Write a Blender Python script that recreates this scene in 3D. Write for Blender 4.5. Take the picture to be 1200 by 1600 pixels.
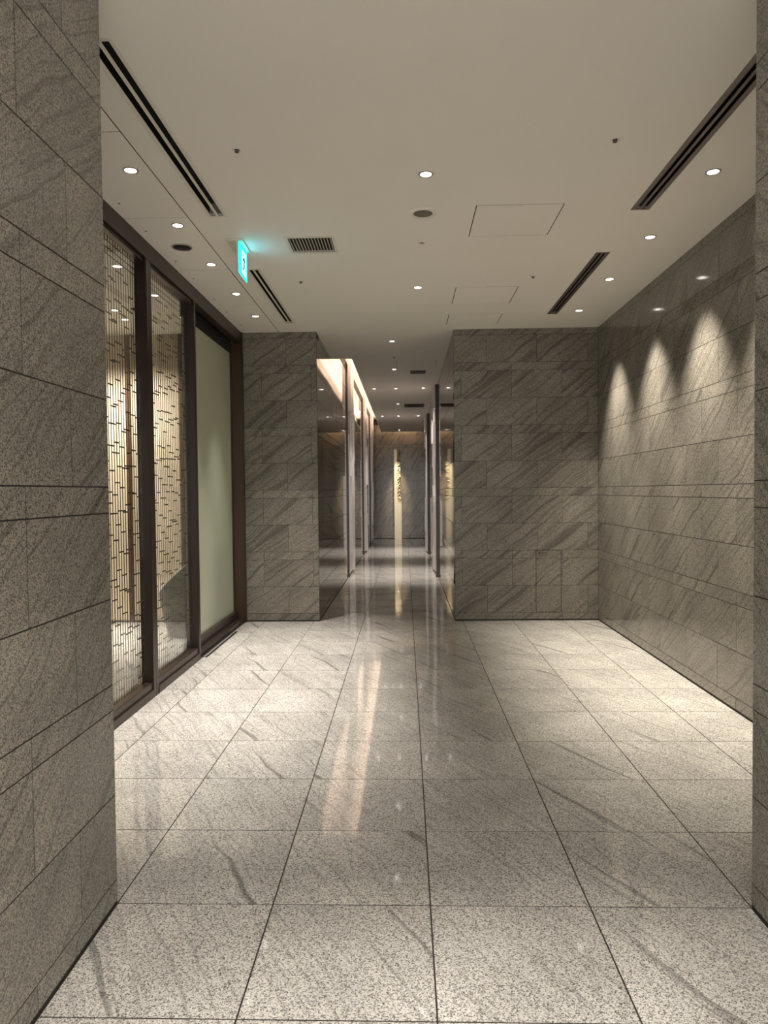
import bpy, bmesh, math, random
from mathutils import Matrix, Vector

for o in list(bpy.data.objects):
    bpy.data.objects.remove(o)
scene = bpy.context.scene
COL = scene.collection
random.seed(7)

# ------------------------------------------------------------------ camera, world, exposure
H = 3.492                       # ceiling height
cam_data = bpy.data.cameras.new('camera')
cam = bpy.data.objects.new('camera', cam_data)
COL.objects.link(cam)
cam_data.sensor_fit = 'VERTICAL'
cam_data.sensor_height = 36.0
cam_data.lens = 36.0 * 1110.0 / 1600.0
cam_data.clip_start = 0.05
cam_data.clip_end = 100
R_ = Vector((0.99951902, 0.02942157, -0.00980285))
U_ = Vector((0.00893241, 0.02957212, 0.99952274))
F_ = Vector((-0.02969742, 0.99912955, -0.02929509))
m = Matrix.Identity(4)
for i in range(3):
    m[i][0], m[i][1], m[i][2] = R_[i], U_[i], -F_[i]
m[0][3], m[1][3], m[2][3] = -0.08259, -2.65156, 1.57139
cam.matrix_world = m
scene.camera = cam

world = bpy.data.worlds.new('world')
scene.world = world
world.use_nodes = True
bg = world.node_tree.nodes['Background']
bg.inputs[0].default_value = (1.0, 0.96, 0.90, 1)
bg.inputs[1].default_value = 2.1        # even ambient light, added to brighten ceiling and walls; hall behind is assumed

vs = scene.view_settings
vs.view_transform = 'Standard'
vs.look = 'None'
vs.gamma = 1.0
vs.use_curve_mapping = False
vs.exposure = 1.42
scene.cycles.max_bounces = 7
scene.cycles.diffuse_bounces = 4
scene.cycles.glossy_bounces = 5
scene.cycles.transparent_max_bounces = 12
scene.cycles.caustics_reflective = False
scene.cycles.caustics_refractive = False

POWER = 1.0                     # one dial for all lamps

# ------------------------------------------------------------------ helpers
def lin(r, g, b):
    f = lambda c: (c / 255 / 12.92) if c / 255 <= 0.04045 else ((c / 255 + 0.055) / 1.055) ** 2.4
    return (f(r), f(g), f(b), 1.0)

def principled(name, color, rough=0.5, metal=0.0, spec=0.5, emit=None, estr=0.0, coat=0.0):
    mt = bpy.data.materials.new(name)
    mt.use_nodes = True
    b = mt.node_tree.nodes['Principled BSDF']
    b.inputs['Base Color'].default_value = color
    b.inputs['Roughness'].default_value = rough
    b.inputs['Metallic'].default_value = metal
    b.inputs['Specular IOR Level'].default_value = spec
    b.inputs['Coat Weight'].default_value = coat
    if emit:
        b.inputs['Emission Color'].default_value = emit
        b.inputs['Emission Strength'].default_value = estr
    return mt

def add_noise_tint(mt, amount=0.08, scale=6.0, bump=0.0, bscale=200.0):
    """small procedural unevenness of colour, so that no surface is perfectly flat"""
    nt = mt.node_tree; b = nt.nodes['Principled BSDF']
    base = tuple(b.inputs['Base Color'].default_value)
    tc = nt.nodes.new('ShaderNodeTexCoord')
    no = nt.nodes.new('ShaderNodeTexNoise'); no.inputs['Scale'].default_value = scale; no.inputs['Detail'].default_value = 4
    nt.links.new(tc.outputs['Object'], no.inputs['Vector'])
    mx = nt.nodes.new('ShaderNodeMix'); mx.data_type = 'RGBA'
    mx.inputs['A'].default_value = tuple(c * (1 - amount) for c in base[:3]) + (1,)
    mx.inputs['B'].default_value = tuple(min(1, c * (1 + amount)) for c in base[:3]) + (1,)
    nt.links.new(no.outputs['Fac'], mx.inputs['Factor'])
    nt.links.new(mx.outputs['Result'], b.inputs['Base Color'])
    if bump:
        n2 = nt.nodes.new('ShaderNodeTexNoise'); n2.inputs['Scale'].default_value = bscale
        nt.links.new(tc.outputs['Object'], n2.inputs['Vector'])
        bp = nt.nodes.new('ShaderNodeBump'); bp.inputs['Strength'].default_value = bump; bp.inputs['Distance'].default_value = 0.002
        nt.links.new(n2.outputs['Fac'], bp.inputs['Height']); nt.links.new(bp.outputs['Normal'], b.inputs['Normal'])
    return mt

def stone(name, dark, light, vein, along, across, rough, vein_amt=0.8, vein_lo=0.52, vein_hi=0.70,
          grain=250.0, across_scale=13.0, along_scale=0.42, spec=0.5, bump=0.0, warp=1.0, fine_amt=0.45, g_lo=0.14, g_hi=0.74):
    """speckled granite with dark diagonal veins, different on every tile"""
    mt = bpy.data.materials.new(name); mt.use_nodes = True
    nt = mt.node_tree; N = nt.nodes; L = nt.links; b = N['Principled BSDF']
    tc = N.new('ShaderNodeTexCoord'); oi = N.new('ShaderNodeObjectInfo')
    rnd = N.new('ShaderNodeVectorMath'); rnd.operation = 'SCALE'
    rnd.inputs[0].default_value = (31.7, 17.3, 23.9)
    L.new(oi.outputs['Random'], rnd.inputs['Scale'])
    vec = N.new('ShaderNodeVectorMath'); vec.operation = 'ADD'
    L.new(tc.outputs['Object'], vec.inputs[0]); L.new(rnd.outputs[0], vec.inputs[1])
    def dot(v):
        d = N.new('ShaderNodeVectorMath'); d.operation = 'DOT_PRODUCT'
        L.new(vec.outputs[0], d.inputs[0]); d.inputs[1].default_value = v
        return d.outputs['Value']
    def mul(s, k):
        q = N.new('ShaderNodeMath'); q.operation = 'MULTIPLY'
        if hasattr(s, 'links'): L.new(s, q.inputs[0])
        q.inputs[1].default_value = k; return q.outputs[0]
    # gentle wandering of the veins
    wn = N.new('ShaderNodeTexNoise'); wn.inputs['Scale'].default_value = 3.0; wn.inputs['Detail'].default_value = 1
    L.new(vec.outputs[0], wn.inputs['Vector'])
    wob = mul(wn.outputs['Fac'], 0.10 * warp)
    ad = N.new('ShaderNodeMath'); ad.operation = 'ADD'
    L.new(dot(across), ad.inputs[0]); L.new(wob, ad.inputs[1])
    def streak(ka, kl, detail):
        cx = N.new('ShaderNodeCombineXYZ')
        L.new(mul(ad.outputs[0], ka), cx.inputs[0]); L.new(mul(dot(along), kl), cx.inputs[1])
        L.new(mul(oi.outputs['Random'], 40.0), cx.inputs[2])
        n = N.new('ShaderNodeTexNoise'); n.inputs['Scale'].default_value = 1.0
        n.inputs['Detail'].default_value = detail; n.inputs['Roughness'].default_value = 0.62
        L.new(cx.outputs[0], n.inputs['Vector'])
        return n.outputs['Fac']
    def ramp(s, lo, hi, a=0.0, c=1.0):
        r = N.new('ShaderNodeMapRange'); r.interpolation_type = 'SMOOTHSTEP'
        L.new(s, r.inputs['Value'])
        r.inputs['From Min'].default_value = lo; r.inputs['From Max'].default_value = hi
        r.inputs['To Min'].default_value = a; r.inputs['To Max'].default_value = c
        return r.outputs['Result']
    big = ramp(streak(across_scale, along_scale, 3.5), vein_lo, vein_hi, 0, vein_amt)
    fine = ramp(streak(across_scale * 4.2, along_scale * 1.6, 2), 0.5, 0.72, 0, fine_amt)
    # grains
    g1 = N.new('ShaderNodeTexNoise'); g1.inputs['Scale'].default_value = grain; g1.inputs['Detail'].default_value = 0
    vo = N.new('ShaderNodeTexVoronoi'); vo.inputs['Scale'].default_value = grain * 0.95; vo.inputs['Randomness'].default_value = 1.0
    vr = N.new('ShaderNodeVectorRotate'); vr.rotation_type = 'EULER_XYZ'; vr.inputs['Rotation'].default_value = (0.7, 0.5, 0.3)
    L.new(vec.outputs[0], vr.inputs['Vector']); L.new(vr.outputs[0], g1.inputs['Vector']); L.new(vr.outputs[0], vo.inputs['Vector'])
    sx = N.new('ShaderNodeSeparateColor'); L.new(vo.outputs['Color'], sx.inputs[0])
    bl = N.new('ShaderNodeMath'); bl.operation = 'MULTIPLY_ADD'; L.new(sx.outputs[0], bl.inputs[0]); bl.inputs[1].default_value = 0.5
    hf = mul(g1.outputs['Fac'], 0.5); L.new(hf, bl.inputs[2])
    gr = ramp(bl.outputs[0], g_lo, g_hi)
    mx = N.new('ShaderNodeMix'); mx.data_type = 'RGBA'
    mx.inputs['A'].default_value = dark; mx.inputs['B'].default_value = light
    L.new(gr, mx.inputs['Factor'])
    # cloudy tone
    cn = N.new('ShaderNodeTexNoise'); cn.inputs['Scale'].default_value = 2.2; cn.inputs['Detail'].default_value = 1
    L.new(vec.outputs[0], cn.inputs['Vector'])
    cl = ramp(cn.outputs['Fac'], 0.3, 0.7, 0.88, 1.08)
    hs = N.new('ShaderNodeMix'); hs.data_type = 'RGBA'; hs.blend_type = 'MULTIPLY'; hs.inputs['Factor'].default_value = 1.0
    L.new(mx.outputs['Result'], hs.inputs['A'])
    cc = N.new('ShaderNodeCombineColor'); [L.new(cl, cc.inputs[i]) for i in range(3)]
    L.new(cc.outputs[0], hs.inputs['B'])
    m1 = N.new('ShaderNodeMix'); m1.data_type = 'RGBA'; m1.inputs['B'].default_value = vein
    L.new(hs.outputs['Result'], m1.inputs['A']); L.new(fine, m1.inputs['Factor'])
    m2 = N.new('ShaderNodeMix'); m2.data_type = 'RGBA'; m2.inputs['B'].default_value = vein
    L.new(m1.outputs['Result'], m2.inputs['A']); L.new(big, m2.inputs['Factor'])
    L.new(m2.outputs['Result'], b.inputs['Base Color'])
    b.inputs['Roughness'].default_value = rough
    b.inputs['Specular IOR Level'].default_value = spec
    if bump:
        bp = N.new('ShaderNodeBump'); bp.inputs['Strength'].default_value = bump; bp.inputs['Distance'].default_value = 0.001
        L.new(g1.outputs['Fac'], bp.inputs['Height']); L.new(bp.outputs['Normal'], b.inputs['Normal'])
    return mt

WORLD = {}                       # object -> world position (parents are never rotated)

def link(o, parent, pos):
    COL.objects.link(o)
    if parent is not None:
        pp = WORLD[parent.name]
        o.parent = parent
        o.location = (pos[0] - pp[0], pos[1] - pp[1], pos[2] - pp[2])
    else:
        o.location = pos
    WORLD[o.name] = tuple(pos)
    return o

def empty(name, pos):
    o = bpy.data.objects.new(name, None)
    o.empty_display_size = 0.05
    return link(o, None, pos)

def tag(o, label=None, cat=None, group=None, kind=None):
    if label: o['label'] = label
    if cat: o['category'] = cat
    if group: o['group'] = group
    if kind: o['kind'] = kind
    return o

_boxes = {}
def box_mesh(dx, dy, dz, mat, bevel=0.0):
    key = (round(dx, 5), round(dy, 5), round(dz, 5), mat.name, bevel)
    if key in _boxes: return _boxes[key]
    bm = bmesh.new(); bmesh.ops.create_cube(bm, size=1.0)
    for v in bm.verts: v.co = (v.co.x * dx, v.co.y * dy, v.co.z * dz)
    if bevel:
        bmesh.ops.bevel(bm, geom=list(bm.edges), offset=bevel, segments=1, affect='EDGES')
    me = bpy.data.meshes.new('box'); bm.to_mesh(me); bm.free(); me.materials.append(mat)
    _boxes[key] = me
    return me

def box(name, x0, x1, y0, y1, z0, z1, mat, parent=None, bevel=0.0):
    me = box_mesh(x1 - x0, y1 - y0, z1 - z0, mat, bevel)
    return link(bpy.data.objects.new(name, me), parent, ((x0 + x1) / 2, (y0 + y1) / 2, (z0 + z1) / 2))

def mesh_obj(name, verts, faces, mat, parent=None, pos=(0, 0, 0), smooth=False):
    me = bpy.data.meshes.new(name); me.from_pydata(verts, [], faces); me.update()
    me.materials.append(mat)
    if smooth:
        for p in me.polygons: p.use_smooth = True
    return link(bpy.data.objects.new(name, me), parent, pos)

_lathes = {}
def lathe(name, prof, mat, parent, pos, seg=28, smooth=True):
    """prof: list of (radius, z)"""
    key = (tuple(prof), mat.name, seg)
    if key not in _lathes:
        V, Fc = [], []
        for r, z in prof:
            for k in range(seg):
                a = 2 * math.pi * k / seg
                V.append((r * math.cos(a), r * math.sin(a), z))
        for i in range(len(prof) - 1):
            for k in range(seg):
                k2 = (k + 1) % seg
                Fc.append((i * seg + k, i * seg + k2, (i + 1) * seg + k2, (i + 1) * seg + k))
        if prof[0][0] > 0: pass
        Fc.append(tuple(range(seg))[::-1] if False else tuple(range(seg)))
        Fc.append(tuple((len(prof) - 1) * seg + k for k in range(seg)))
        me = bpy.data.meshes.new(name); me.from_pydata(V, [], Fc)
        bm = bmesh.new(); bm.from_mesh(me); bmesh.ops.recalc_face_normals(bm, faces=bm.faces); bm.to_mesh(me); bm.free()
        me.materials.append(mat)
        if smooth:
            for p in me.polygons: p.use_smooth = len(p.vertices) == 4
        _lathes[key] = me
    return link(bpy.data.objects.new(name, _lathes[key]), parent, pos)

_rings = {}
def ring(name, r0, r1, h, mat, parent, pos, seg=28):
    """flat annulus of height h hanging below pos"""
    key = (r0, r1, h, mat.name)
    if key not in _rings:
        prof = [(r0, 0), (r0, -h * 0.6), (r0 + (r1 - r0) * 0.3, -h), (r1 - (r1 - r0) * 0.2, -h), (r1, -h * 0.5), (r1, 0)]
        V, Fc = [], []
        for r, z in prof:
            for k in range(seg):
                a = 2 * math.pi * k / seg; V.append((r * math.cos(a), r * math.sin(a), z))
        n = len(prof)
        for i in range(n):
            j = (i + 1) % n
            for k in range(seg):
                k2 = (k + 1) % seg; Fc.append((i * seg + k, i * seg + k2, j * seg + k2, j * seg + k))
        me = bpy.data.meshes.new(name); me.from_pydata(V, [], Fc)
        bm = bmesh.new(); bm.from_mesh(me); bmesh.ops.recalc_face_normals(bm, faces=bm.faces); bm.to_mesh(me); bm.free()
        me.materials.append(mat); _rings[key] = me
    return link(bpy.data.objects.new(name, _rings[key]), parent, pos)

def prism(name, pts, depth, plane, mat, parent, pos):
    """polygon pts (u,v) extruded by depth; plane 'x' -> u=Y, v=Z, thickness along +X; 'y' -> u=X, v=Z, thickness along -Y"""
    n = len(pts)
    if plane == 'x':
        V = [(0, u, v) for u, v in pts] + [(depth, u, v) for u, v in pts]
    else:
        V = [(u, 0, v) for u, v in pts] + [(u, -depth, v) for u, v in pts]
    Fc = [tuple(range(n)), tuple(range(2 * n - 1, n - 1, -1))] + [(i, (i + 1) % n, n + (i + 1) % n, n + i) for i in range(n)]
    o = mesh_obj(name, V, Fc, mat, parent, pos)
    bm = bmesh.new(); bm.from_mesh(o.data); bmesh.ops.recalc_face_normals(bm, faces=bm.faces); bm.to_mesh(o.data); bm.free()
    return o

def spot(name, pos, watt, angle, blend, color, parent, aim=(0, 0, -1), radius=0.03):
    ld = bpy.data.lights.new(name, 'SPOT')
    ld.energy = watt * POWER; ld.spot_size = math.radians(angle); ld.spot_blend = blend
    ld.color = color; ld.shadow_soft_size = radius
    o = bpy.data.objects.new(name, ld)
    link(o, parent, pos)
    o.rotation_euler = Vector(aim).to_track_quat('-Z', 'Y').to_euler()
    return o

# ------------------------------------------------------------------ materials
C38, S38 = math.cos(math.radians(38)), math.sin(math.radians(38))
W_DARK, W_LIGHT, W_VEIN = lin(72, 69, 63), lin(152, 146, 135), lin(52, 53, 47)
wall_y = stone('granite_wall_front', W_DARK, W_LIGHT, W_VEIN, (C38, 0, S38), (-S38, 0, C38), 0.42, 0.55, 0.49, 0.68, across_scale=17, spec=0.25)
wall_r = stone('granite_wall_right', W_DARK, W_LIGHT, W_VEIN, (0, -C38, S38), (0, S38, C38), 0.10, 0.6, 0.54, 0.72)
wall_l = stone('granite_wall_left', W_DARK, W_LIGHT, W_VEIN, (0, C38, S38), (0, -S38, C38), 0.22, 0.55, 0.56, 0.74)
wall_c = stone('granite_corridor', lin(80, 73, 62), lin(128, 117, 100), W_VEIN, (0, C38, S38), (0, -S38, C38), 0.035, 0.6, 0.52, 0.72, spec=0.6)
wall_e = stone('granite_corridor_end', lin(102, 90, 72), lin(148, 133, 108), W_VEIN, (0.5, 0, 0.87), (-0.87, 0, 0.5), 0.2, 0.8, 0.5, 0.66)
floor_m = stone('granite_floor', lin(92, 90, 86), lin(216, 212, 204), lin(80, 80, 77), (0.5, -0.87, 0), (0.87, 0.5, 0), 0.055,
                0.55, 0.60, 0.70, across_scale=13.0, along_scale=0.5, warp=0.8, fine_amt=0.30, spec=0.5, g_lo=0.16, g_hi=0.66)
joint_m = add_noise_tint(principled('joint_mortar', lin(48, 42, 36), 0.8), 0.1, 30)
gap_m = add_noise_tint(principled('shadow_gap', lin(30, 26, 22), 0.8), 0.1, 30)
ceil_m = add_noise_tint(principled('ceiling_paint', lin(240, 235, 226), 0.75, spec=0.2), 0.02, 2.0, 0.05, 300)
plenum_m = add_noise_tint(principled('plenum_dark', lin(40, 36, 32), 0.9), 0.1)
bronze = add_noise_tint(principled('dark_bronze', lin(52, 40, 34), 0.35, 0.3), 0.08, 3)
bronze_warm = add_noise_tint(principled('warm_bronze', lin(66, 45, 29), 0.4, 0.2), 0.06, 1.5)
lattice_m = add_noise_tint(principled('lattice_brown', lin(70, 52, 42), 0.5, 0.2), 0.08, 9)
white_metal = add_noise_tint(principled('white_metal', lin(225, 220, 208), 0.45), 0.03)
alu = add_noise_tint(principled('grey_aluminium', lin(128, 118, 114), 0.35, 0.6), 0.05)
chrome = add_noise_tint(principled('chrome', lin(168, 162, 152), 0.3, 0.4), 0.03)
black_m = add_noise_tint(principled('black_void', lin(10, 9, 8), 0.8), 0.1)
grey_mesh = add_noise_tint(principled('speaker_cloth', lin(112, 110, 98), 0.8), 0.15, 400)
lens_m = principled('lamp_lens', (1, 1, 1, 1), 0.3, emit=(1.0, 0.95, 0.86, 1), estr=4.0)
lens_m.cycles.emission_sampling = 'NONE'
led_m = principled('cove_led', (1, 1, 1, 1), 0.5, emit=(1.0, 0.77, 0.62, 1), estr=14.0)
cream_wall = add_noise_tint(principled('cream_plaster', lin(226, 210, 186), 0.6), 0.04, 1.2)
brown_wood = add_noise_tint(principled('brown_wood', lin(96, 70, 52), 0.45), 0.12, 4)
pale_metal = add_noise_tint(principled('pale_metal', lin(206, 198, 196), 0.28, 0.15), 0.06, 5)
slab_m = add_noise_tint(principled('cream_stone', lin(214, 203, 174), 0.35), 0.06, 8)
foil_m = add_noise_tint(principled('chipped_stone', lin(222, 208, 172), 0.2, 0.2), 0.12, 30)
vessel_m = add_noise_tint(principled('grey_ceramic', lin(104, 102, 96), 0.4), 0.08, 5)
rim_m = add_noise_tint(principled('pale_rim', lin(214, 208, 196), 0.4), 0.05, 8)

def facing_reflection(nt):
    """reflectance of a glass face, the same from either side"""
    N, L = nt.nodes, nt.links
    ge = N.new('ShaderNodeNewGeometry')
    d = N.new('ShaderNodeVectorMath'); d.operation = 'DOT_PRODUCT'
    L.new(ge.outputs['Incoming'], d.inputs[0]); L.new(ge.outputs['Normal'], d.inputs[1])
    a = N.new('ShaderNodeMath'); a.operation = 'ABSOLUTE'; L.new(d.outputs['Value'], a.inputs[0])
    b = N.new('ShaderNodeMath'); b.operation = 'SUBTRACT'; b.inputs[0].default_value = 1.0; L.new(a.outputs[0], b.inputs[1])
    c = N.new('ShaderNodeMath'); c.operation = 'POWER'; L.new(b.outputs[0], c.inputs[0]); c.inputs[1].default_value = 5.0
    e = N.new('ShaderNodeMath'); e.operation = 'MULTIPLY_ADD'; L.new(c.outputs[0], e.inputs[0]); e.inputs[1].default_value = 0.95; e.inputs[2].default_value = 0.045
    return e.outputs[0]

def glass_mat(name, tint, refl=1.0):
    mt = bpy.data.materials.new(name); mt.use_nodes = True
    nt = mt.node_tree; N = nt.nodes; L = nt.links
    N.remove(N['Principled BSDF'])
    tr = N.new('ShaderNodeBsdfTransparent'); tr.inputs[0].default_value = tint
    gl = N.new('ShaderNodeBsdfGlossy'); gl.inputs['Roughness'].default_value = 0.02; gl.inputs[0].default_value = (refl, refl, refl, 1)
    mx = N.new('ShaderNodeMixShader')
    L.new(facing_reflection(nt), mx.inputs[0]); L.new(tr.outputs[0], mx.inputs[1]); L.new(gl.outputs[0], mx.inputs[2])
    L.new(mx.outputs[0], N['Material Output'].inputs[0])
    return mt
glass = glass_mat('clear_glass', (0.93, 0.95, 0.93, 1))

def frosted():
    mt = bpy.data.materials.new('frosted_glass'); mt.use_nodes = True
    nt = mt.node_tree; N = nt.nodes; L = nt.links; N.remove(N['Principled BSDF'])
    df = N.new('ShaderNodeBsdfDiffuse'); df.inputs[0].default_value = lin(214, 218, 198)
    tl = N.new('ShaderNodeBsdfTranslucent'); tl.inputs[0].default_value = lin(206, 216, 196)
    tc = N.new('ShaderNodeTexCoord'); no = N.new('ShaderNodeTexNoise'); no.inputs['Scale'].default_value = 2.0
    L.new(tc.outputs['Object'], no.inputs['Vector'])
    mr = N.new('ShaderNodeMapRange'); mr.inputs['To Min'].default_value = 0.36; mr.inputs['To Max'].default_value = 0.44
    L.new(no.outputs['Fac'], mr.inputs['Value'])
    m1 = N.new('ShaderNodeMixShader'); L.new(mr.outputs['Result'], m1.inputs[0])
    L.new(df.outputs[0], m1.inputs[1]); L.new(tl.outputs[0], m1.inputs[2])
    gl = N.new('ShaderNodeBsdfGlossy'); gl.inputs['Roughness'].default_value = 0.04
    m2 = N.new('ShaderNodeMixShader'); L.new(facing_reflection(nt), m2.inputs[0]); L.new(m1.outputs[0], m2.inputs[1]); L.new(gl.outputs[0], m2.inputs[2])
    L.new(m2.outputs[0], N['Material Output'].inputs[0])
    return mt
frost = frosted()

# ------------------------------------------------------------------ dimensions of the place
RP = 0.5907                     # floor rows along the passage
CP = 0.6                        # floor columns across it
XR = 2.225                      # right wall
XL = -2.03                      # face of the glazed screen
YB = 10 * RP                    # end wall of the wide part
XCL, XCR = -1.131, 0.513        # narrow corridor
YE = 20.8                       # far end of the corridor
YN = -3.3                       # how far the passage runs behind the camera
PX = 1.199                      # faces of the two near walls
ZS = 0.9777
courses = []                    # (z0, z1, joint set)
z = 0.0
for k in range(5):
    a = 0.7667 * k
    courses += [(a, a + 0.1, 'A'), (a + 0.1, a + 0.4333, 'B'), (a + 0.4333, a + 0.7667, 'A')]
courses = [(c[0] * ZS, c[1] * ZS, c[2]) for c in courses]

def tile_wall(wall, axis, plane, sgn, u0, u1, mat, pitch, off_a=0.0, ztop=H, zbot=0.014, hole=None, tilt=0.0, gap=0.005, th=0.02, ulim=None):
    """stone tiles on a wall. axis 'x': plane X=plane facing sgn, u = Y; axis 'y': plane Y=plane, u = X"""
    for z0, z1, js in courses:
        a, b = max(z0, zbot), min(z1, ztop)
        if b - a < 0.015: continue
        off = off_a + (pitch / 2 if js == 'B' else 0)
        k = math.floor((u0 - off) / pitch)
        while off + k * pitch < u1 - 1e-4:
            p, q = max(u0, off + k * pitch), min(u1, off + (k + 1) * pitch)
            k += 1
            segs = [(p, q)]
            if hole and a >= hole[2] - 0.01 and b <= hole[3] + 0.01:
                segs = [(p, min(q, hole[0])), (max(p, hole[1]), q)]
            for s, t in segs:
                if t - s < 0.012: continue
                s2, t2, a2, b2 = s + gap / 2, t - gap / 2, a + gap / 2, b - gap / 2
                if axis == 'x':
                    lo, hi = (plane - th, plane) if sgn > 0 else (plane, plane + th)
                    o = box('stone_tile', lo, hi, s2, t2, a2, b2, mat, wall)
                    if tilt: o.rotation_euler = (0, random.uniform(-tilt, tilt), random.uniform(-tilt, tilt) * 0.8)
                else:
                    lo, hi = (plane - th, plane) if sgn > 0 else (plane, plane + th)
                    o = box('stone_tile', s2, t2, lo, hi, a2, b2, mat, wall)

# ------------------------------------------------------------------ the setting: floor
fl = box('floor', -6.2, XR + 0.4, -9.0, YE + 0.3, -0.12, -0.0012, joint_m)
tag(fl, 'polished pale granite floor laid in square tiles with dark joints', kind='structure')
def floor_tiles(x0, x1, y0, y1, g=0.006):
    i = math.floor(x0 / CP + 1e-6)
    while i * CP < x1 - 1e-4:
        a, b = max(x0, i * CP), min(x1, (i + 1) * CP); i += 1
        if b - a < 0.03: continue
        j = math.floor(y0 / RP + 1e-6)
        while j * RP < y1 - 1e-4:
            c, d = max(y0, j * RP), min(y1, (j + 1) * RP); j += 1
            if d - c < 0.03: continue
            box('floor_tile', a + g / 2, b - g / 2, c + g / 2, d - g / 2, -0.03, 0.0, floor_m, fl)
floor_tiles(-PX, PX, -7 * RP, 0)
floor_tiles(XL, XR, 0, YB)
floor_tiles(XCL, XCR, YB, YE)
floor_tiles(-4.2, -2.18, 1 * RP, YB)

# ------------------------------------------------------------------ walls
wr = tag(box('wall_right', XR + 0.0009, XR + 0.3, 0.0, YB + 0.02, 0, H + 0.5, gap_m), 'right granite wall washed by downlights', kind='structure')
tile_wall(wr, 'x', XR, -1, 0.02, YB, wall_r, RP)
wbr = tag(box('wall_back_right', XCR + 0.0009, XR + 0.3, YB + 0.0009, YB + 0.30, 0, H + 0.5, gap_m), 'veined granite wall right of the corridor mouth', kind='structure')
DOOR = (1.482, 1.786, 0.1 * ZS, 0.8667 * ZS)
tile_wall(wbr, 'y', YB, -1, XCR, XR, wall_y, CP, hole=DOOR, gap=0.0035)
wbl = tag(box('wall_back_left', XL - 0.0, XCL - 0.0009, YB + 0.0009, YB + 0.30, 0, H + 0.5, gap_m), 'veined granite wall between glass screen and corridor', kind='structure')
tile_wall(wbl, 'y', YB, -1, XL, XCL, wall_y, CP, gap=0.0035)
wcl = tag(box('wall_corridor_left', XCL - 0.3, XCL - 0.005, YB + 0.30, YE, 0, H + 0.6, gap_m), 'mirror-polished granite wall on the left of the corridor', kind='structure')
tile_wall(wcl, 'x', XCL, 1, YB + 0.022, YE, wall_c, RP * 3, off_a=YB, ztop=H + 0.44, tilt=math.radians(0.10), th=0.018)
wcr = tag(box('wall_corridor_right', XCR + 0.005, XCR + 0.3, YB + 0.30, YE, 0, H + 0.5, gap_m), 'mirror-polished granite wall on the right of the corridor', kind='structure')
tile_wall(wcr, 'x', XCR, -1, YB + 0.022, YE, wall_c, RP * 3, off_a=YB, tilt=math.radians(0.10), th=0.018)
wce = tag(box('wall_corridor_end', XCL - 0.3, XCR + 0.3, YE + 0.0009, YE + 0.3, 0, H + 0.6, gap_m), 'granite wall closing the far end of the corridor', kind='structure')
tile_wall(wce, 'y', YE, -1, XCL, XCR, wall_e, CP, ztop=H + 0.4)
wnl = tag(box('wall_near_left', -2.35, -PX - 0.0009, YN, -0.0009, 0, H + 0.5, gap_m), 'near granite wall at the left edge of the picture', kind='structure')
tile_wall(wnl, 'x', -PX, 1, YN, 0, wall_l, RP)
tile_wall(wnl, 'y', 0.0, 1, -2.35, -PX - 0.022, wall_y, CP)
wnr = tag(box('wall_near_right', PX + 0.0009, 2.5, YN, -0.0009, 0, H + 0.5, gap_m), 'near granite wall at the right edge of the picture', kind='structure')
tile_wall(wnr, 'x', PX, -1, YN, 0, wall_l, RP)
tile_wall(wnr, 'y', 0.0, 1, PX + 0.022, XR, wall_y, CP)
# lobby behind the glass screen
wle = tag(box('wall_lobby_end', -6.2, -2.80, YB + 0.04, YB + 0.3, 0, H + 0.5, cream_wall), 'warm lit cream wall seen through the lattice glass', kind='structure')
for a, b in ((-6.2, -5.0), (-5.0, -4.2), (-4.2, -3.45), (-3.41, -2.80)):
    box('wall_panel', a + 0.004, b - 0.004, YB + 0.02, YB + 0.04, 0.02, H - 0.002, cream_wall, wle)
box('post', -3.45, -3.41, YB - 0.03, YB + 0.04, 0, H - 0.002, brown_wood, wle)
wlb = tag(box('wall_lobby_side', -2.80, -2.2, YB - 0.03, YB + 0.3, 0, H + 0.5, brown_wood), 'dark brown wall return beside the cream lobby wall', kind='structure')
wll = tag(box('wall_lobby_left', -6.4, -6.2, -0.2, YB + 0.3, 0, H + 0.5, cream_wall), 'far cream side wall of the lobby', kind='structure')
wln = tag(box('wall_lobby_near', -6.4, -2.35, -0.4, -0.2, 0, H + 0.5, cream_wall), 'near cream wall of the lobby', kind='structure')
wlx = tag(box('wall_left', -2.18, XL, 0.0, 1.56, 0, H + 0.5, bronze), 'dark bronze clad wall before the lattice screen', kind='structure')

# ------------------------------------------------------------------ ceiling with its openings
SLOTS_L = [(-1.425, -1.305, 0.37, 2.31), (-1.425, -1.32, 3.49, 5.45)]
SLOTS_R = [(1.495, 1.605, 0.55, 2.34), (1.495, 1.59, 3.23, 5.22)]
HATCH = [(0.415, 1.01, 2.216, 2.805), (0.415, 1.01, 4.145, 4.745), (0.412, 1.0, 5.165, 5.65)]
HATCH_C = (-0.19, 0.405, 7.87, 8.445)
GRILLE = (-0.978, -0.6, 2.735, 3.10)
VENTS = [(0.025, 0.265, 8.77, 9.06), (-0.08, 0.36, 13.1, 13.72)]
COVE = (XCL - 0.05, -0.835, 7.68, 20.45)
COVE_E = (XCL - 0.05, XCR + 0.05, 20.45, YE + 0.05)
regions = [(-1.572, XR + 0.05, -0.01, YB + 0.05), (-PX - 0.05, PX + 0.05, YN, 0.0), (XCL - 0.05, XCR + 0.05, YB, YE + 0.05)]
holes = SLOTS_L + SLOTS_R + HATCH + [HATCH_C, GRILLE] + VENTS + [COVE, COVE_E]
xs = sorted({round(v, 4) for r in regions + holes for v in r[:2]})
ys = sorted({round(v, 4) for r in regions + holes for v in r[2:]})
V, Fc, vid = [], [], {}
def vtx(x, y, zz):
    k = (x, y, zz)
    if k not in vid: vid[k] = len(V); V.append(k)
    return vid[k]
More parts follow.
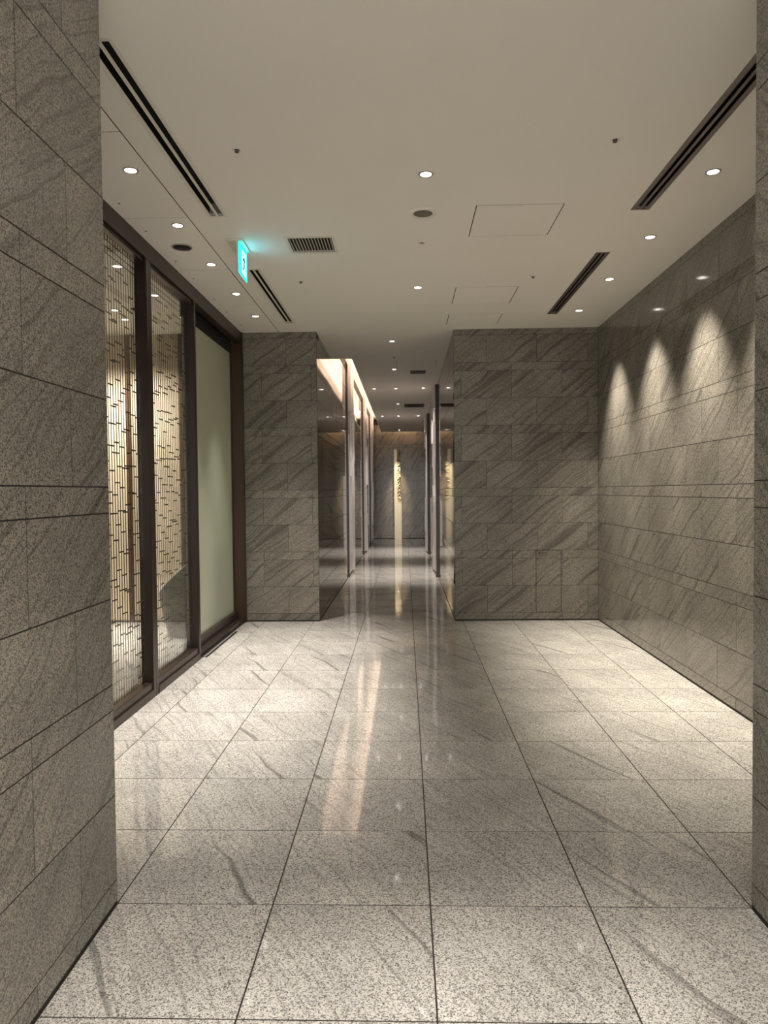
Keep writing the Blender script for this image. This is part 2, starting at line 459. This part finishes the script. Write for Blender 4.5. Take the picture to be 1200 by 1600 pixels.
inside = lambda x, y, r: r[0] < x < r[1] and r[2] < y < r[3]
def solid(x, y): return any(inside(x, y, r) for r in regions) and not any(inside(x, y, h) for h in holes)
grid = {}
for i in range(len(xs) - 1):
    for j in range(len(ys) - 1):
        grid[i, j] = solid((xs[i] + xs[i + 1]) / 2, (ys[j] + ys[j + 1]) / 2)
T = 0.02
for (i, j), s in grid.items():
    if not s: continue
    x0, x1, y0, y1 = xs[i], xs[i + 1], ys[j], ys[j + 1]
    Fc.append((vtx(x0, y0, H), vtx(x0, y1, H), vtx(x1, y1, H), vtx(x1, y0, H)))
    Fc.append((vtx(x0, y0, H + T), vtx(x1, y0, H + T), vtx(x1, y1, H + T), vtx(x0, y1, H + T)))
    for di, dj, e in ((-1, 0, ((x0, y0), (x0, y1))), (1, 0, ((x1, y1), (x1, y0))), (0, -1, ((x1, y0), (x0, y0))), (0, 1, ((x0, y1), (x1, y1)))):
        if not grid.get((i + di, j + dj), False):
            (a, b), (c, d) = e
            Fc.append((vtx(a, b, H), vtx(a, b, H + T), vtx(c, d, H + T), vtx(c, d, H)))
ce = mesh_obj('ceiling', V, Fc, ceil_m)
tag(ce, 'flat off-white painted ceiling with slots and access hatches', kind='structure')
box('light_block', -2.3, XR + 0.3, YN, YE + 0.3, H + 0.6, H + 0.65, plenum_m, ce)  # unseen dark boxes, added to block light above the ceiling
box('light_block', -2.4, 2.5, YN - 0.05, YN, H, H + 0.65, plenum_m, ce)
# cove trough: side, top and end faces above the slot
XT = -0.66
box('cove_side', XT, XT + 0.02, 7.66, 20.43, H + T, H + 0.45, ceil_m, ce)
box('cove_end', XCL - 0.02, XT + 0.02, 7.64, 7.66, H + T, H + 0.45, ceil_m, ce)
box('cove_top', XCL - 0.02, XT + 0.02, 7.64, YE, H + 0.45, H + 0.47, ceil_m, ce)
box('cove_side', XT, XCR + 0.05, 20.27, 20.29, H + T, H + 0.38, ceil_m, ce)
box('cove_top', XT + 0.02, XCR + 0.05, 20.27, YE + 0.05, H + 0.38, H + 0.40, ceil_m, ce)
# left border of separate ceiling panels
ys_band = [0.0, 1.133, 2.313, 3.479, 4.651, YB]
for a, b in zip(ys_band[:-1], ys_band[1:]):
    box('ceiling_panel', XL - 0.04, -1.579, a + 0.0025, b - 0.0025, H, H + T, ceil_m, ce)
box('ceiling_backing', -2.3, -1.5, 0.0, YB, H + 0.0012, H + T + 0.03, gap_m, ce)
cl = tag(box('ceiling_lobby', -6.2, XL - 0.16, -0.2, YB + 0.04, H, H + 0.08, ceil_m), 'off-white ceiling of the lobby behind the screen', kind='structure')

# ------------------------------------------------------------------ glazed lattice screen
XG = -2.095
def lattice_window(name, y0, y1, label, seed):
    rs = random.Random(seed)
    w = tag(empty(name, (XL - 0.04, (y0 + y1) / 2, 0)), label, kind='structure')
    st = 0.055
    box('stile', XG - 0.03, XL, y0, y0 + st, 0.0, 3.36, bronze, w, 0.003)
    box('stile', XG - 0.03, XL, y1 - st, y1, 0.0, 3.36, bronze, w, 0.003)
    box('bottom_rail', XG - 0.03, XL - 0.01, y0 + st, y1 - st, 0.06, 0.115, bronze, w, 0.003)
    box('sill_track', XG - 0.05, XL + 0.004, y0 + st, y1 - st, 0.0, 0.06, bronze, w, 0.002)
    box('header', XG - 0.05, XL, y0, y1, 3.36, H, bronze, w)
    box('top_rail', XG - 0.03, XL - 0.02, y0 + st, y1 - st, 3.33, 3.36, bronze, w)
    box('glass_pane', XG - 0.004, XG + 0.004, y0 + st, y1 - st, 0.115, 3.33, glass, w)
    # lattice behind the pane
    xa, xb = XG - 0.0075, XG - 0.005
    lo, hi = y0 + st, y1 - st
    n = 24
    sp = (hi - lo) / n
    for i in range(1, n):
        yy = lo + i * sp
        box('lattice_bar', xa, xb, yy - 0.0042, yy + 0.0042, 0.115, 3.33, lattice_m, w)
    for zz in (3.30, 3.255, 3.21):
        box('lattice_rail', xa, xb, lo, hi, zz - 0.004, zz + 0.004, lattice_m, w)
    # short rungs, stepping diagonally
    cnt = 0
    for i in range(n):
        zz = 0.15 + (i * 0.113) % 0.29 + rs.uniform(-0.03, 0.03)
        while zz < 3.17:
            e = min(n, i + rs.choice((2, 2, 3)))
            box('lattice_rung', xa, xb, lo + i * sp - (0.004 if i == 0 else 0), lo + e * sp + (0.004 if e == n else 0), zz - 0.005, zz + 0.005, lattice_m, w)
            zz += rs.uniform(0.26, 0.33)
    return w
lattice_window('window_1', 1.615, 2.785, 'nearer lattice glass panel beside the near granite wall', 3)
lattice_window('window_2', 2.785, 4.0, 'middle lattice glass panel next to the frosted one', 5)
w3 = tag(empty('window_3', (-2.15, 4.9, 0)), 'frosted pale green glass panel at the end of the screen', kind='structure')
box('glass_pane', -2.175, -2.163, 4.03, 5.83, 0.135, 3.24, frost, w3)
box('bottom_rail', -2.20, -2.12, 4.0, 5.86, 0.05, 0.135, bronze, w3, 0.003)
box('sill_track', -2.21, -2.05, 4.0, 5.86, 0.0, 0.05, bronze, w3, 0.003)
box('header', -2.12, XL, 4.0, YB, 3.36, H, bronze, w3)
box('recess_shade', -2.19, -2.12, 4.0, YB, 3.40, H, black_m, w3)
box('top_gap_shade', -2.19, -2.15, 4.03, 5.86, 3.24, 3.40, black_m, w3)  # black boxes stand in for the shade in the gap above the glass
box('edge_stile', -2.19, -2.15, 5.83, 5.86, 0.05, 3.24, bronze, w3)
jamb = tag(box('trim_1', -2.20, XL + 0.006, 5.86, YB + 0.03, 0.0, 3.36, bronze_warm), 'warm brown metal jamb post between frosted glass and granite', kind='structure')
box('trim_edge', XL + 0.001, XL + 0.014, 5.855, YB, 0.0, H - 0.002, bronze, jamb)

# floor track for the sliding panel
ft = tag(empty('floor_track', (-2.0, 4.7, 0)), 'dark metal floor track strip below the frosted glass panel', 'floor track')
box('channel', -2.04, -1.985, 4.05, 5.30, -0.001, 0.004, black_m, ft)
box('strip', -2.022, -2.006, 4.05, 5.29, 0.004, 0.007, chrome, ft)

# ------------------------------------------------------------------ downlights
def downlight(x, y, label, group, watt, angle, blend, color=(1.0, 0.90, 0.74), r=0.046, aim=(0, 0, -1), zc=H):
    d = tag(empty('downlight', (x, y, zc)), label, 'downlight', group)
    ring('trim_ring', r * 0.74, r, 0.005, chrome, d, (x, y, zc))
    lathe('lens', [(0.001, -0.003), (r * 0.74, -0.003), (r * 0.74, -0.0005), (0.001, -0.0005)], lens_m, d, (x, y, zc))
    spot('lamp', (x, y, zc - 0.02), watt, angle, blend, color, d, aim)
    return d
order = ['nearest', 'second', 'third', 'fourth', 'fifth']
WARM = (1.0, 0.91, 0.78)
NEUT = (1.0, 0.93, 0.86)
for k, y in enumerate((1.58, 2.456, 3.335, 4.227, 5.107)):
    downlight(-1.694, y, f'{order[k]} small round downlight in the ceiling border above the glass screen', 'downlights above the glass screen', 165, 54, 1.0, NEUT, aim=(0.09, 0, -1))
for k, y in enumerate((1.78, 2.888, 3.97, 5.10)):
    downlight(1.806, y, f'{order[k]} small round downlight in the row beside the right granite wall', 'downlights along the right wall', 195, 62, 1.0, WARM, aim=(0.13, 0, -1))
downlight(0.062, 1.723, 'middle ceiling downlight in front of the round speaker', 'downlights in the middle of the ceiling', 6, 90, 0.9, NEUT)
downlight(0.057, 4.123, 'middle ceiling downlight behind the small sensor', 'downlights in the middle of the ceiling', 6, 90, 0.9, NEUT)
cgrp = 'downlights of the corridor ceiling'
for k, (x, y, w) in enumerate([(-0.23, 6.51, 14), (-0.234, 8.62, 18), (-0.235, 10.72, 90), (-0.22, 13.07, 16), (-0.232, 15.6, 90), (-0.24, 19.7, 24)]):
    nm = ['at the mouth of the corridor', 'beside the corridor hatch', 'in the middle of the first row of three in the corridor', 'beside the wider corridor vent',
          'in the middle of the second row of three in the corridor', 'farthest down the corridor'][k]
    downlight(x, y, 'tiny round downlight ' + nm, cgrp, w, 70, 0.7, NEUT, 0.04)
for y, nm in ((10.70, 'first'), (15.6, 'second')):
    for x, sd in ((-0.64, 'left'), (0.278, 'right')):
        downlight(x, y, f'{sd} downlight of the {nm} row of three in the corridor', cgrp, 90, 58, 0.8, NEUT, 0.04)
# lamps of the same ceiling behind and above the camera (the bright floor in the foreground comes from them)
for k, (x, y) in enumerate([(-0.55, -1.35), (0.62, -1.35)]):
    downlight(x, y, ['left', 'right'][k] + ' round downlight over the near passage between the near granite walls', 'downlights of the near passage', 120, 54, 1.0, NEUT)
# lobby lamps
for k, x in enumerate((-3.15, -3.6, -4.05, -4.6)):
    downlight(x, 5.15, order[k] + ' lobby downlight washing the cream wall, counted from the glass screen', 'downlights of the lobby', 62, 95, 0.9, (1.0, 0.90, 0.80), aim=(0, 0.35, -1))
for x, y, nm in ((-3.1, 4.75, 'nearer the screen'), (-3.9, 4.75, 'farther from the screen')):
    downlight(x, y, 'lobby floor downlight ' + nm, 'downlights of the lobby', 300, 46, 0.9, NEUT)

# ------------------------------------------------------------------ cove light strips
cv = tag(empty('cove_light', (-0.71, 14, H + T)), 'long warm light strip hidden in the slot along the left corridor wall', 'light strip')
box('led_strip', -0.73, -0.69, 7.72, 20.2, H + T + 0.012, H + T + 0.022, led_m, cv)
box('housing', -0.74, -0.68, 7.70, 20.22, H + T, H + T + 0.012, white_metal, cv)
cv2 = tag(empty('cove_light', (-0.05, 20.49, H + 0.3)), 'short warm light strip above the far end wall', 'light strip')
box('led_strip', -0.62, XCR - 0.02, 20.475, 20.505, H + 0.30, H + 0.31, led_m, cv2)
box('housing', -0.63, XCR - 0.01, 20.465, 20.515, H + 0.31, H + 0.38, white_metal, cv2)

# ------------------------------------------------------------------ linear air diffusers
def diffuser(r, label, frame, fin):
    x0, x1, y0, y1 = r
    d = tag(empty('linear_diffuser', ((x0 + x1) / 2, (y0 + y1) / 2, H)), label, 'air diffuser', 'linear slot diffusers in the ceiling')
    e = 0.016 if frame is white_metal else 0.022
    zz0, zz1 = H - 0.003, H + 0.001
    box('frame_bar', x0 - 0.008, x0 + e, y0 - 0.008, y1 + 0.008, zz0, zz1, frame, d)
    box('frame_bar', x1 - e, x1 + 0.008, y0 - 0.008, y1 + 0.008, zz0, zz1, frame, d)
    box('frame_bar', x0 + e, x1 - e, y0 - 0.008, y0 + 0.012, zz0, zz1, frame, d)
    box('frame_bar', x0 + e, x1 - e, y1 - 0.012, y1 + 0.008, zz0, zz1, frame, d)
    cxm = (x0 + x1) / 2
    box('slot_fin', cxm - 0.009, cxm + 0.009, y0 + 0.012, y1 - 0.012, zz0, zz1, fin, d)
    box('housing', x0 + 0.001, x1 - 0.001, y0, y1, H + 0.09, H + 0.1, black_m, d)
    for a, b in ((x0 + 0.0005, x0 + 0.004), (x1 - 0.004, x1 - 0.0005)):
        box('housing_side', a, b, y0, y1, H + 0.0012, H + 0.09, black_m, d)
    return d
diffuser(SLOTS_L[0], 'nearer double slot diffuser with white frame on the left', white_metal, white_metal)
diffuser(SLOTS_L[1], 'farther double slot diffuser with white frame behind the exit sign', white_metal, white_metal)
diffuser(SLOTS_R[0], 'nearer double slot diffuser with grey metal frame on the right', alu, alu)
diffuser(SLOTS_R[1], 'farther double slot diffuser with grey metal frame on the right', alu, alu)

# ------------------------------------------------------------------ ceiling hatches
def hatch(r, label, g=0.007):
    x0, x1, y0, y1 = r
    h = tag(empty('ceiling_hatch', ((x0 + x1) / 2, (y0 + y1) / 2, H)), label, 'access hatch', 'flush hatches in the ceiling')
    box('hatch_panel', x0 + g, x1 - g, y0 + g, y1 - g, H - 0.0005, H + 0.016, ceil_m, h)
    box('hatch_backing', x0 - 0.01, x1 + 0.01, y0 - 0.01, y1 + 0.01, H + T + 0.001, H + T + 0.02, black_m, h)
    for q in ((x0, x0 + g, y0, y1), (x1 - g, x1, y0, y1), (x0 + g, x1 - g, y0, y0 + g), (x0 + g, x1 - g, y1 - g, y1)):
        box('gap_shade', q[0], q[1], q[2], q[3], H + 0.0015, H + 0.016, black_m, h)  # black bars filling the gap, in place of the shade inside it
    if y1 - y0 > 0.5:
        box('latch', (x0 + x1) / 2 - 0.02, (x0 + x1) / 2 + 0.02, y0 + g, y0 + 0.018, H - 0.002, H - 0.0006, white_metal, h)
hatch(HATCH[0], 'nearest and largest-looking square access hatch in the ceiling')
hatch(HATCH[1], 'second square access hatch, between the sprinkler and the right slot')
hatch(HATCH[2], 'third access hatch, closest to the back wall')
hatch(HATCH_C, 'faint access hatch in the corridor ceiling', 0.004)

# ------------------------------------------------------------------ return air grilles
def grille(name, r, label, n, frame, blade, cat='air grille', fw=0.022):
    x0, x1, y0, y1 = r
    g = tag(empty(name, ((x0 + x1) / 2, (y0 + y1) / 2, H)), label, cat)
    zz0, zz1 = H - 0.004, H + 0.01
    box('frame_bar', x0 - 0.004, x0 + fw, y0 - 0.004, y1 + 0.004, zz0, zz1, frame, g)
    box('frame_bar', x1 - fw, x1 + 0.004, y0 - 0.004, y1 + 0.004, zz0, zz1, frame, g)
    box('frame_bar', x0 + fw, x1 - fw, y0 - 0.004, y0 + fw, zz0, zz1, frame, g)
    box('frame_bar', x0 + fw, x1 - fw, y1 - fw, y1 + 0.004, zz0, zz1, frame, g)
    a, b = x0 + fw, x1 - fw
    for k in range(n):
        xx = a + (k + 0.5) * (b - a) / n
        o = box('blade', xx - 0.003, xx + 0.003, y0 + fw, y1 - fw, zz0 + 0.001, zz0 + 0.014, blade, g)
        o.rotation_euler = (0, math.radians(-12), 0)
    box('housing', x0, x1, y0, y1, H + 0.08, H + 0.09, black_m, g)
    for q in ((x0 + 0.0005, x0 + 0.002), (x1 - 0.002, x1 - 0.0005)):
        box('housing_side', q[0], q[1], y0, y1, H + 0.01, H + 0.08, black_m, g)
    return g
grey_blade = add_noise_tint(principled('grille_blade', lin(196, 190, 178), 0.5), 0.05)
dark_blade = add_noise_tint(principled('dark_vent', lin(84, 76, 66), 0.6), 0.05)
grille('air_grille', GRILLE, 'square louvred air grille right of the exit sign', 14, white_metal, grey_blade)
grille('corridor_vent', VENTS[0], 'small dark vent nearer the corridor mouth', 8, dark_blade, dark_blade)
grille('corridor_vent', VENTS[1], 'wider dark vent deep in the corridor ceiling', 12, dark_blade, dark_blade)

# ------------------------------------------------------------------ speakers, sprinklers, sensors
sp_ = tag(empty('ceiling_speaker', (0.06, 2.329, H)), 'round ceiling speaker with grey cloth and white ring', 'speaker')
ring('trim_ring', 0.066, 0.092, 0.010, white_metal, sp_, (0.06, 2.329, H), 36)
lathe('speaker_grille', [(0.001, -0.005), (0.04, -0.0045), (0.066, -0.003), (0.066, -0.0005), (0.001, -0.0005)], grey_mesh, sp_, (0.06, 2.329, H), 36)
dp = tag(empty('ceiling_speaker', (-1.807, 2.905, H)), 'black round opening with metal rim in the left ceiling border', 'speaker')
ring('trim_ring', 0.068, 0.080, 0.008, chrome, dp, (-1.807, 2.905, H), 36)
lathe('speaker_grille', [(0.001, -0.002), (0.068, -0.003), (0.068, -0.0005), (0.001, -0.0005)], black_m, dp, (-1.807, 2.905, H), 36)

def sprinkler(x, y, label, s=0.8):
    d = tag(empty('sprinkler', (x, y, H)), label, 'sprinkler', 'fire sprinklers in the ceiling')
    ring('escutcheon', 0.018 * s, 0.036 * s, 0.004, white_metal, d, (x, y, H), 20)
    lathe('cup', [(0.001, -0.0025), (0.020 * s, -0.0025), (0.020 * s, -0.0005), (0.001, -0.0005)], black_m, d, (x, y, H), 20)
    lathe('body', [(0.006 * s, 0.0), (0.010 * s, -0.004), (0.010 * s, -0.008), (0.005 * s, -0.010), (0.005 * s, -0.012)], alu, d, (x, y, H), 12)
    lathe('deflector', [(0.004 * s, -0.012), (0.015 * s, -0.0125), (0.015 * s, -0.0145), (0.001, -0.0145)], dark_blade, d, (x, y, H), 12)
for x, y, l in ((-1.007, 1.362, 'fire sprinkler nearest on the left, beside the long slot'), (1.09, 1.35, 'fire sprinkler nearest on the right, beside the long slot'),
                (-1.016, 3.871, 'fire sprinkler behind the square air grille'), (1.089, 3.847, 'fire sprinkler between the first two square hatches'),
                (-0.22, 7.6, 'fire sprinkler first in the corridor ceiling'), (-0.231, 10.45, 'fire sprinkler beside the first corridor lamp row'), (-0.225, 14.05, 'fire sprinkler behind the wider corridor vent')):
    sprinkler(x, y, l)
sn = tag(empty('ceiling_sensor', (0.065, 2.913, H)), 'small white ceiling sensor behind the round speaker', 'sensor')
ring('trim_ring', 0.016, 0.034, 0.006, white_metal, sn, (0.065, 2.913, H), 20)
lathe('eye', [(0.001, -0.006), (0.010, -0.004), (0.016, -0.002), (0.016, -0.0005), (0.001, -0.0005)], dark_blade, sn, (0.065, 2.913, H), 16)
for k, (x, y) in enumerate(((-1.957, 2.056), (-1.96, 2.554), (-1.963, 3.235), (-1.958, 3.714), (-1.954, 4.393), (-1.956, 4.896), (-1.945, 5.5))):
    d = lathe('ceiling_pin', [(0.001, -0.004), (0.006, -0.003), (0.008, -0.0005), (0.001, -0.0005)], dark_blade, None, (x, y, H), 10)
    tag(d, ['nearest', 'second', 'third', 'fourth', 'fifth', 'sixth', 'farthest'][k] + ' tiny dark pin in the ceiling border along the glass header', 'pin', 'tiny pins along the header')

# ------------------------------------------------------------------ exit sign
EX, EY0, EY1, EZ0, EZ1 = -1.335, 2.775, 3.035, H - 0.245, H - 0.012
ex_green = principled('exit_green', lin(0, 190, 160), 0.3, emit=lin(0, 228, 212), estr=1.1)
ex_white = principled('exit_white', lin(210, 255, 245), 0.3, emit=lin(110, 205, 255), estr=1.9)
ex_dark = principled('exit_figure', lin(8, 50, 84), 0.4, emit=lin(0, 70, 110), estr=0.1)
es = tag(empty('exit_sign', (EX, (EY0 + EY1) / 2, H)), 'glowing green running-man exit sign hanging from the ceiling', 'exit sign')
box('mounting_plate', EX - 0.085, EX + 0.04, EY0 - 0.03, EY1 + 0.02, H - 0.010, H - 0.0005, white_metal, es, 0.002)
box('sign_housing', EX - 0.014, EX + 0.003, EY0 - 0.001, EY1 + 0.001, EZ0 - 0.001, EZ1, white_metal, es, 0.002)
pn = box('light_panel', EX + 0.003, EX + 0.009, EY0, EY1, EZ0, EZ1, ex_green, es, 0.001)
for s in (1,):
    xf = EX + s * 0.009
    f = lambda nm, pts, mt, dep, par: prism(nm, pts, s * dep, 'x', mt, par, (xf, 0, 0))
    fld = f('door_field', [(EY0 + 0.085, EZ0 + 0.02), (EY1 - 0.035, EZ0 + 0.02), (EY1 - 0.035, EZ1 - 0.03), (EY0 + 0.085, EZ1 - 0.03)], ex_white, 0.001, pn)
    cy_, cz_ = EY0 + 0.155, (EZ0 + EZ1) / 2
    hd = [(cy_ - 0.01 + 0.016 * math.cos(a * math.pi / 6), cz_ + 0.062 + 0.016 * math.sin(a * math.pi / 6)) for a in range(12)]
    f('figure_head', hd, ex_dark, 0.002, pn)
    f('figure_body', [(cy_ - 0.018, cz_ + 0.040), (cy_ + 0.014, cz_ + 0.044), (cy_ + 0.045, cz_ + 0.012), (cy_ + 0.036, cz_ + 0.004), (cy_ + 0.016, cz_ + 0.022),
                      (cy_ + 0.018, cz_ - 0.012), (cy_ + 0.050, cz_ - 0.045), (cy_ + 0.058, cz_ - 0.078), (cy_ + 0.044, cz_ - 0.080), (cy_ + 0.036, cz_ - 0.052), (cy_ + 0.004, cz_ - 0.026),
                      (cy_ - 0.022, cz_ - 0.060), (cy_ - 0.060, cz_ - 0.062), (cy_ - 0.060, cz_ - 0.048), (cy_ - 0.028, cz_ - 0.046), (cy_ - 0.012, cz_ - 0.010), (cy_ - 0.014, cz_ + 0.018), (cy_ - 0.040, cz_ + 0.004), (cy_ - 0.046, cz_ + 0.016)], ex_dark, 0.002, pn)

# ------------------------------------------------------------------ stone-faced access door in the back wall
x0, x1, z0, z1 = DOOR
ad_ = tag(empty('access_door', ((x0 + x1) / 2, YB, z0)), 'stone-faced access door low in the back wall, with small lettering', 'access door')
g = 0.0055
for a, b in ((z0 + g, 0.4333 * ZS - 0.0015), (0.4333 * ZS + 0.0015, 0.7667 * ZS - 0.0015), (0.7667 * ZS + 0.0015, z1 - g)):
    box('stone_tile', x0 + g, x1 - g, YB - 0.0005, YB + 0.019, a, b, wall_y, ad_)
box('door_leaf', x0 + 0.002, x1 - 0.002, YB + 0.0192, YB + 0.0235, z0 + 0.002, z1 - 0.002, black_m, ad_)
cu = bpy.data.curves.new('lettering', 'FONT'); cu.body = '散水栓'; cu.size = 0.040; cu.resolution_u = 2
to = bpy.data.objects.new('lettering_tmp', cu); COL.objects.link(to)
me = bpy.data.meshes.new_from_object(to.evaluated_get(bpy.context.evaluated_depsgraph_get()))
bpy.data.objects.remove(to)
me.transform(Matrix.Rotation(math.pi / 2, 4, 'X'))
ink = principled('letter_ink', lin(24, 21, 17), 0.6)
me.materials.clear(); me.materials.append(ink)
link(bpy.data.objects.new('lettering', me), ad_, (x0 + 0.024, YB - 0.0012, 0.797))
box('lettering_underline', x0 + 0.026, x0 + 0.125, YB - 0.0015, YB - 0.0008, 0.776, 0.780, ink, ad_)

# ------------------------------------------------------------------ decorative metal wall panels in the corridor
def wall_panel(y0, xw, s, ztop, label, seed, post, ln=0.95):
    rs = random.Random(seed)
    p = tag(empty('metal_wall_panel', (xw, y0, 0)), label, 'wall panel', 'stepped metal wall panels in the corridor')
    def bx(n, d0, d1, a, b, c, d, mt):
        xa, xb = sorted((xw + s * d0, xw + s * d1))
        return box(n, xa, xb, a, b, c, d, mt, p)
    bx('edge_post', 0.001, post, y0, y0 + 0.045, 0.0, ztop, bronze)
    bx('plinth', 0.001, post + 0.008, y0 - 0.012, y0 + 0.12, 0.0, 0.05, bronze)
    bx('backing', 0.001, 0.018, y0 + 0.045, y0 + ln, 0.05, ztop, alu)
    for c in range(4):
        a = y0 + 0.05 + c * (ln - 0.05) / 4
        b = a + (ln - 0.05) / 4 - 0.016
        zz = 0.06
        while zz < ztop - 0.05:
            h = rs.uniform(0.35, 1.0)
            t = min(ztop, zz + h)
            if ztop - t < 0.2: t = ztop
            bx('metal_strip', 0.0181, rs.choice((0.024, 0.042, 0.06, 0.08)), a, b, zz, t - 0.004, pale_metal)
            zz = t
wall_panel(10.30, XCL, 1, H + 0.40, 'nearest stepped pale metal panel on the left corridor wall', 1, 0.02, 1.0)
wall_panel(15.05, XCL, 1, H + 0.40, 'second stepped pale metal panel on the left corridor wall', 2, 0.02, 1.0)
wall_panel(18.70, XCL, 1, H + 0.40, 'farthest stepped metal panel on the left corridor wall', 3, 0.02, 1.0)
wall_panel(10.24, XCR, -1, H - 0.003, 'nearest stepped pale metal panel on the right corridor wall', 4, 0.034, 1.4)
wall_panel(15.02, XCR, -1, H - 0.003, 'farther stepped pale metal panel on the right corridor wall', 5, 0.034, 1.4)

# ------------------------------------------------------------------ small lit sign and the chipped slab at the far end
sg = tag(empty('projecting_sign', (XCL, 16.0, 2.3)), 'tiny blue and white lit sign projecting from the left corridor wall', 'sign')
sgw = principled('sign_white', lin(230, 240, 255), 0.4, emit=lin(200, 225, 255), estr=0.5)
sgb = principled('sign_blue', lin(30, 80, 150), 0.4, emit=lin(30, 90, 170), estr=0.3)
box('bracket', XCL + 0.001, XCL + 0.03, 15.995, 16.012, 2.32, 2.46, alu, sg)
box('sign_face', XCL + 0.03, XCL + 0.045, 15.99, 16.015, 2.29, 2.49, sgb, sg)
box('sign_face', XCL + 0.045, XCL + 0.075, 15.99, 16.015, 2.29, 2.49, sgw, sg)

ss = tag(empty('stone_slab', (-0.31, 20.65, 0)), 'tall cream stone slab with chipped right edge at the corridor end', 'sculpture')
rs = random.Random(11)
V, Fc = [], []
NX, NZ = 9, 90
def edge(t):
    e = 0.235
    if t > 0.42:
        q = (t - 0.42) / 0.58
        e = 0.235 - 0.035 * min(1, q * 5) + rs.uniform(-0.010, 0.010)
    return e
for j in range(NZ + 1):
    t = j / NZ; e = edge(t)
    for i in range(NX + 1):
        u = i / NX
        dep = 0.0
        if t > 0.40 and u > 0.45:
            dep = rs.uniform(0.0, 0.07) * min(1, (t - 0.4) * 8) * min(1, (u - 0.45) * 3)
        V.append((-0.12 + e * u, -0.05 + dep, t * 2.93))
for j in range(NZ):
    for i in range(NX):
        a = j * (NX + 1) + i
        Fc.append((a, a + 1, a + NX + 2, a + NX + 1))
mesh_obj('rough_face', V, Fc, foil_m, ss, (-0.31, 20.65, 0))
V2, F2 = [], []
for j in range(NZ + 1):                       # body of the slab behind the rough face, same outline
    l = V[j * (NX + 1)]; r = V[j * (NX + 1) + NX]
    V2 += [(l[0], l[1], l[2]), (l[0], 0.06, l[2]), (r[0], 0.06, r[2]), (r[0], r[1], r[2])]
for j in range(NZ):
    a = j * 4
    for k in range(3):
        F2.append((a + k, a + k + 1, a + k + 5, a + k + 4))
F2 += [(0, 3, 2, 1), (NZ * 4, NZ * 4 + 1, NZ * 4 + 2, NZ * 4 + 3)]
mesh_obj('slab_body', V2, F2, slab_m, ss, (-0.31, 20.65, 0))
downlight(-0.25, 20.0, 'small downlight aimed at the chipped slab', cgrp, 150, 24, 0.8, (1.0, 0.88, 0.70), 0.035, aim=(-0.05, 0.62, -1.6))

# ------------------------------------------------------------------ grey vessel in the lobby
vx, vy = -2.52, 5.15
vs_ = tag(empty('grey_vessel', (vx, vy, 0)), 'large grey vessel with slanted pale rim behind the lattice glass', 'vessel')
SEG, RING = 40, 14
def rad(q): return 0.20 + 0.11 * math.sin(min(1.0, q * 1.25) * math.pi * 0.55)
def wall_pts(off):
    P = []
    for j in range(RING + 1):
        for k in range(SEG):
            a = 2 * math.pi * k / SEG
            top = 0.72 + 0.27 * math.cos(a)
            z_ = top * j / RING
            r_ = rad(z_) + off
            P.append((r_ * math.cos(a), r_ * math.sin(a), z_ if off == 0 else max(0.03, z_)))
    return P
def skin(P, flip):
    fs = []
    for j in range(RING):
        for k in range(SEG):
            k2 = (k + 1) % SEG
            q = (j * SEG + k, j * SEG + k2, (j + 1) * SEG + k2, (j + 1) * SEG + k)
            fs.append(q[::-1] if flip else q)
    fs.append(tuple(range(SEG)))
    return fs
Po, Pi = wall_pts(0), wall_pts(-0.018)
mesh_obj('outer_shell', Po, skin(Po, False), vessel_m, vs_, (vx, vy, 0), True)
mesh_obj('inner_shell', Pi, skin(Pi, True), vessel_m, vs_, (vx, vy, 0), True)
RV, RF = [], []
for k in range(SEG):
    o_, i_ = Po[RING * SEG + k], Pi[RING * SEG + k]
    RV += [o_, (o_[0], o_[1], o_[2] + 0.012), (i_[0], i_[1], i_[2] + 0.012), i_]
for k in range(SEG):
    a, b = k * 4, ((k + 1) % SEG) * 4
    for q in range(3): RF.append((a + q, b + q, b + q + 1, a + q + 1))
mesh_obj('rim', RV, RF, rim_m, vs_, (vx, vy, 0), True)
